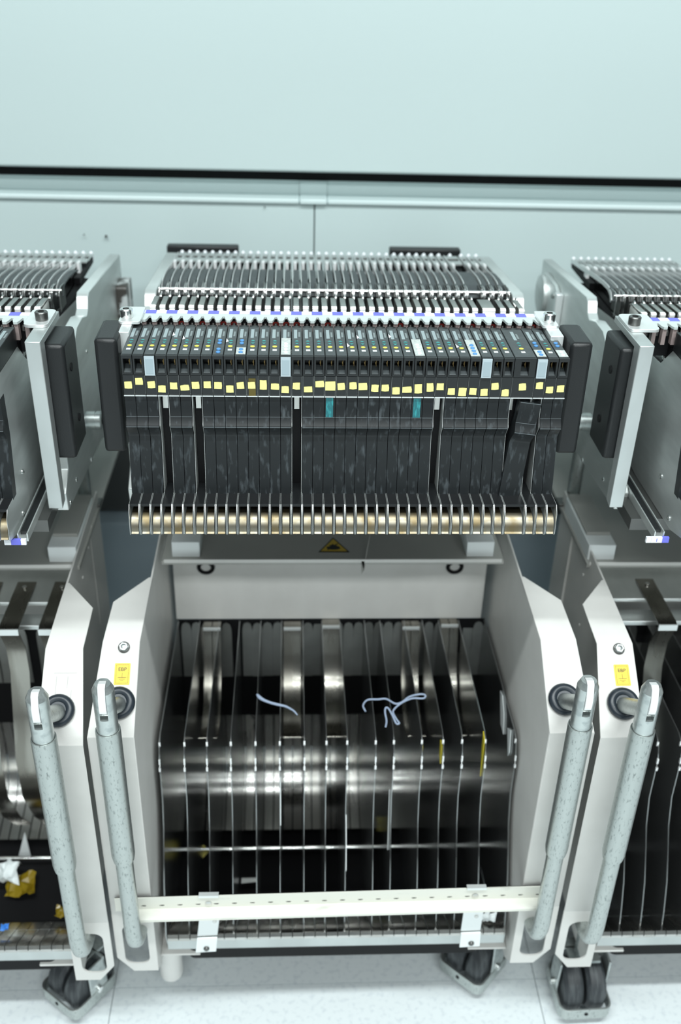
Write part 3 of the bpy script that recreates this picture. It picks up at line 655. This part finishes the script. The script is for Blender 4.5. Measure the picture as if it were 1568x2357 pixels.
    # --- extras
    if side < 0:
        k = B(MB().prism(rrect(1.425, 1.475, .818, .868, .006), 'x', .2378, .2530), 'cable_connector', 'clear', T, .003, cx)
        B(MB().box(.2531, .2542, 1.446, 1.452, .822, .866), 'connector_clip', 'alub', k, 0, cx)
        for j, (a, b_) in enumerate(((1.435, 1.41), (1.455, 1.46), (1.445, 1.435))):
            B(MB().tube([(.243 + j*.003, a, .82), (.245 + j*.003, a, .805), (.240 + j*.002, b_, .785), (.240 + j*.002, b_ - .01, .76)], .0016, 8), 'wire', 'wirey', k, 0, cx)
        B(MB().lathe((.2465, 1.45, .814), (0, 0, 1), [(.0085, 0), (.0085, .005)], 16), 'connector_ring', 'steel', k, 0, cx)
    if side > 0:
        k = B(MB().prism([(1.36,.835),(1.36,.885),(1.375,.892),(1.44,.892),(1.452,.885),(1.452,.835),(1.44,.828),(1.375,.828)], 'x', -.2355, -.2293), 'coupling_plate', 'alu', T, .002, cx)
        B(MB().lathe((-.2356, 1.435, .86), (-1, 0, 0), [(.028, 0), (.028, .005), (.025, .006)], 28), 'coupling_disc', 'alu', k, 0, cx)
        B(MB().box(-.2392, -.2293, 1.345, 1.3560, .826, .888), 'coupling_bar', 'alub', k, .001, cx)
        for z in (.845, .878):
            B(MB().lathe((-.2356, 1.372, z), (-1, -.3, 0), [(.004, 0), (.004, .003), (.002, .004)], 12), 'coupling_screw', 'steel', k, 0, cx)
    if side == 0:
        # front bar: an angle with a row of holes, hung on two brackets, a little higher on the right
        tl = lambda v: Vector((v.x, v.y, v.z + .0175 * v.x))
        holes = [[(-.262 + .0225*k + .0034*math.cos(q), .2715 + .0034*math.sin(q)) for q in [-math.pi*j/8 for j in range(9)]] for k in range(24)]
        outer = [(-.2745, .2620), (.2760, .2620), (.2760, .2848), (-.2745, .2848)]
        br = B(MB().prism([outer] + holes, 'y', .8290, .8305).xf(tl), 'front_bar', 'beigebar', T)
        B(MB().box(-.2745, .2760, .8312, .8320, .2640, .2840).xf(tl), 'bar_backing', 'blackm', br)
        B(MB().ribbon([(.8297,.2645),(.8225,.2640),(.8158,.2632),(.8146,.2622),(.8142,.2585),(.8148,.2580)], -.250, .2600, .0014).xf(tl), 'bar_ledge', 'beigebar', br)
        for x, lean in ((-.158, -.006), (.176, .0030)):
            zt = .0175 * x
            ck = B(MB().prism([(x - .0120, .2600 + zt), (x + .0135, .2602 + zt), (x + .0110 + lean*.6, .2050), (x - .0145 + lean*.6, .2040)], 'y', .8305, .8320)
                .prism([(x - .0145 + lean*.6, .2036), (x + .0110 + lean*.6, .2046), (x + .0110 + lean, .1775), (x - .0155 + lean, .1760)], 'y', .8270, .8295), 'bar_bracket', 'block', T, .0004)
            B(MB().box(x - .0125, x + .012, .8265, .8285, .2848 + zt, .2885 + zt).box(x - .0125, x + .012, .8285, .833, .2862 + zt, .2876 + zt), 'bracket_clip', 'alub', ck)
            B(MB().lathe((x - .001 + lean, .8268, .1850), (0, -1, 0), [(.0038, 0), (.0038, .0012), (.0026, .0026)], 16), 'bracket_bolt', 'dark_steel', ck)
            B(MB().lathe((x + .005, .8303, .2330), (0, -1, 0), [(.0026, 0), (.0026, .0010), (.0014, .0012)], 14), 'bracket_stud', 'satin', ck)
            for dx in (-.006, .001):
                B(MB().lathe((x + dx, .8304, .2430), (0, -1, 0), [(.0011, 0), (.0011, .0002)], 8), 'bracket_hole', 'blackm', ck)
            B(MB().lathe((x - .001, .8288, .2720 + zt), (0, -1, 0), [(.0044, 0), (.0044, .0008), (.0024, .0016)], 12), 'bar_screw', 'satin', br)
    return T
trolley(0, 0, 0, 'middle grey-beige feeder trolley with a perforated cream bar across its front', 0)
trolley(LX, -.566, LDY, 'left feeder trolley cut by the picture edge, amber film scraps in its bin', -1)
trolley(RX, .574, RDY, 'right feeder trolley cut by the picture edge, earth label on its left post', 1)

# ------------------------------------------------------------------ loose scraps
def smooth(p, k=4):
    P_ = [Vector(q) for q in p]; out = []
    for i in range(len(P_) - 1):
        a, b, c, d = P_[max(i-1, 0)], P_[i], P_[i+1], P_[min(i+2, len(P_)-1)]
        for j in range(k):
            t = j / k; out.append(.5*((2*b) + (c - a)*t + (2*a - 5*b + 4*c - d)*t*t + (3*b - a - 3*c + d)*t**3))
    return out + [P_[-1]]
def scrap(name, b, m, label, cat='scrap', group=None): return tag(b.build(name, M[m]), label, cat, group)
p = [(-.1016,1.0175,.4425),(-.098,1.0120,.4420),(-.092,1.0065,.4420),(-.082,1.0015,.4415),(-.071,.9975,.4415),(-.064,.9945,.4420),(-.0575,.9890,.4425),(-.0525,.9830,.4435),(-.0485,.9770,.4425)]
scrap('tape_offcut', MB().tube(smooth([(x, y, z + .0012) for x, y, z in p], 2), [.0014,.0021,.0024,.0022,.0019,.0018,.0017,.0018,.0017,.0016,.0016,.0015,.0014,.0013,.0012,.0010,.0008], 8), 'film', 'clear bluish tape offcut lying straight across the thin dividers', 'tape offcut')
p = [(.0400,.9830,.4430),(.0375,.9935,.4435),(.0440,1.0050,.4430),(.0580,1.0065,.4425),(.0690,1.0060,.4435),(.0800,.9960,.4440),(.0890,.9990,.4440),(.1000,1.0100,.4435),(.1150,1.0150,.4435),(.1215,1.0120,.4440),(.1180,1.0060,.4440),(.1030,1.0050,.4450),(.0880,.9960,.4450),(.0770,.9840,.4445),(.0760,.9760,.4440),(.0800,.9650,.4430),(.0820,.9600,.4430),(.0780,.9590,.4435),(.0740,.9720,.4455),(.0700,.9830,.4470),(.0665,.9850,.4470),(.0650,.9780,.4455),(.0660,.9650,.4430),(.0640,.9540,.4425)]
scrap('tape_offcut', MB().tube(smooth([(x, y, z + .0008) for x, y, z in p]), .0012, 6), 'film', 'curled loop of clear bluish tape resting on the right-hand dividers', 'tape offcut')
def flake(name, c, pts, m, label, tilt=0, cat='scrap', ry=0):
    b = MB().prism(pts, 'z', -.0003, .0003)
    E = Matrix.Translation(c) @ Matrix.Rotation(ry, 4, 'Y') @ Matrix.Rotation(tilt, 4, 'X')
    return scrap(name, b.xf(lambda v: E @ v), m, label, cat)
flake('film_flake', (-.1960, 1.050, .1120), [(-.014,.002),(-.004,.016),(.016,-.002),(.003,-.016),(-.001,-.012)], 'yfilm', 'yellow film diamond on the black bin floor at left', .65)
flake('film_flake', (.0614, 1.090, .1180), [(-.005,.010),(.005,.010),(.003,-.002),(.005,-.011),(-.005,-.012),(-.003,-.002)], 'yfilm', 'small yellow film flag in the middle of the bin', .6)
flake('metal_flake', (-.1170, .985, .1200), [(-.012,-.006),(.013,-.003),(.012,.005),(-.012,.005)], 'alub', 'small bright metal plate lying low between left dividers', -.2)
def upflake(name, x, pts, m, label, th=.0009): return scrap(name, MB().prism(pts, 'x', x - th/2, x + th/2), m, label)
upflake('film_flake', .0722, [(.934,.33),(.937,.350),(.927,.30),(.914,.262),(.918,.285)], 'paper', 'thin white and yellow sliver stuck to a right-hand divider')
upflake('film_flake', .1892, [(.936,.435),(.948,.440),(.944,.41),(.934,.375)], 'yfilm', 'yellow film sliver upright against the divider near right wall')
upflake('film_flake', .1110, [(.938,.424),(.950,.424),(.948,.400),(.936,.396)], 'yfilm', 'yellow film patch on the left side of a dark compartment')
upflake('film_flake', .1355, [(.938,.424),(.950,.424),(.948,.400),(.936,.396)], 'yfilm', 'yellow film patch on the right side of a dark compartment')
upflake('paper_scrap', .2277, [(1.035,.432),(1.020,.437),(1.000,.420),(.990,.395),(1.01,.395)], 'paper', 'torn white paper scrap high on the right bin wall')
upflake('paper_scrap', .2277, [(.975,.420),(.958,.432),(.950,.40),(.955,.39)], 'paper', 'small torn white scrap at the right bin notch')
upflake('paper_scrap', -.0700, [(.927,.385),(.925,.345),(.913,.312),(.908,.318),(.920,.35)], 'paper', 'ragged white paper strip along a divider left of centre')
upflake('paper_scrap', .0152, [(.918,.325),(.902,.29),(.886,.255),(.882,.262),(.897,.295)], 'paper', 'ragged white strip along the divider right of centre')
def crumple(name, c, r, m, label, seed, sq=(1, 1, .6)):
    rr = random.Random(seed); n = 7; vs = []; fs = []
    for layer in (0, 1):
        for i in range(n):
            for j in range(n):
                u, v = i/(n-1)*2 - 1, j/(n-1)*2 - 1
                if layer == 0: q = (u + rr.uniform(-.16, .16), v + rr.uniform(-.16, .16), .75*math.sin(2.6*u + seed) * math.cos(2.1*v) + rr.uniform(-.28, .28)); vs.append((c[0] + q[0]*r*sq[0], c[1] + q[1]*r*sq[1], c[2] + q[2]*r*sq[2]))
                else: p = vs[i*n + j]; vs.append((p[0] + .0002, p[1] - .0003, p[2] + .0005))
    N = n*n
    for i in range(n - 1):
        for j in range(n - 1):
            a = i*n + j; fs += [(a, a+1, a+n+1, a+n), (N+a, N+a+n, N+a+n+1, N+a+1)]
    rim = [j for j in range(n)] + [i*n + n-1 for i in range(1, n)] + [(n-1)*n + j for j in range(n-2, -1, -1)] + [i*n for i in range(n-2, 0, -1)]
    for k in range(len(rim)): p, q = rim[k], rim[(k+1) % len(rim)]; fs.append((q, p, p + N, q + N))
    me = MB().add(vs, fs).mesh(name, M[m], (0, 0, 0), smooth=False)
    o = bpy.data.objects.new(name, me); COL.objects.link(o); return tag(o, label, 'scrap')
crumple('film_ball', (-.4470, .990, .114), .019, 'amber', 'crumpled amber film ball in the left trolley bin', 3)
crumple('paper_ball', (-.4690, 1.000, .128), .020, 'paper', 'crumpled white tape beside the amber film, left bin', 5, (.9, .8, 1.2))
crumple('film_ball', (-.3720, .921, .142), .009, 'amber', 'small amber film wad by the left trolley lip', 8)
crumple('blue_wad', (-.4350, .874, .172), .005, 'bluescrap', 'tiny blue scrap on the left trolley lip', 9)
crumple('film_ball', (-.170, .868, .176), .007, 'yfilm', 'yellow film wad behind the left white bracket', 11)
crumple('paper_ball', (.2080, .866, .184), .009, 'paper', 'cream paper curl beside the right white bracket', 12, (1, .5, 1.3))
scrap('paper_scrap', MB().prism([(-.4680,.100),(-.4500,.100),(-.4520,.152)], 'y', 1.053, 1.0536), 'paper', 'white paper triangle standing in the left trolley bin')
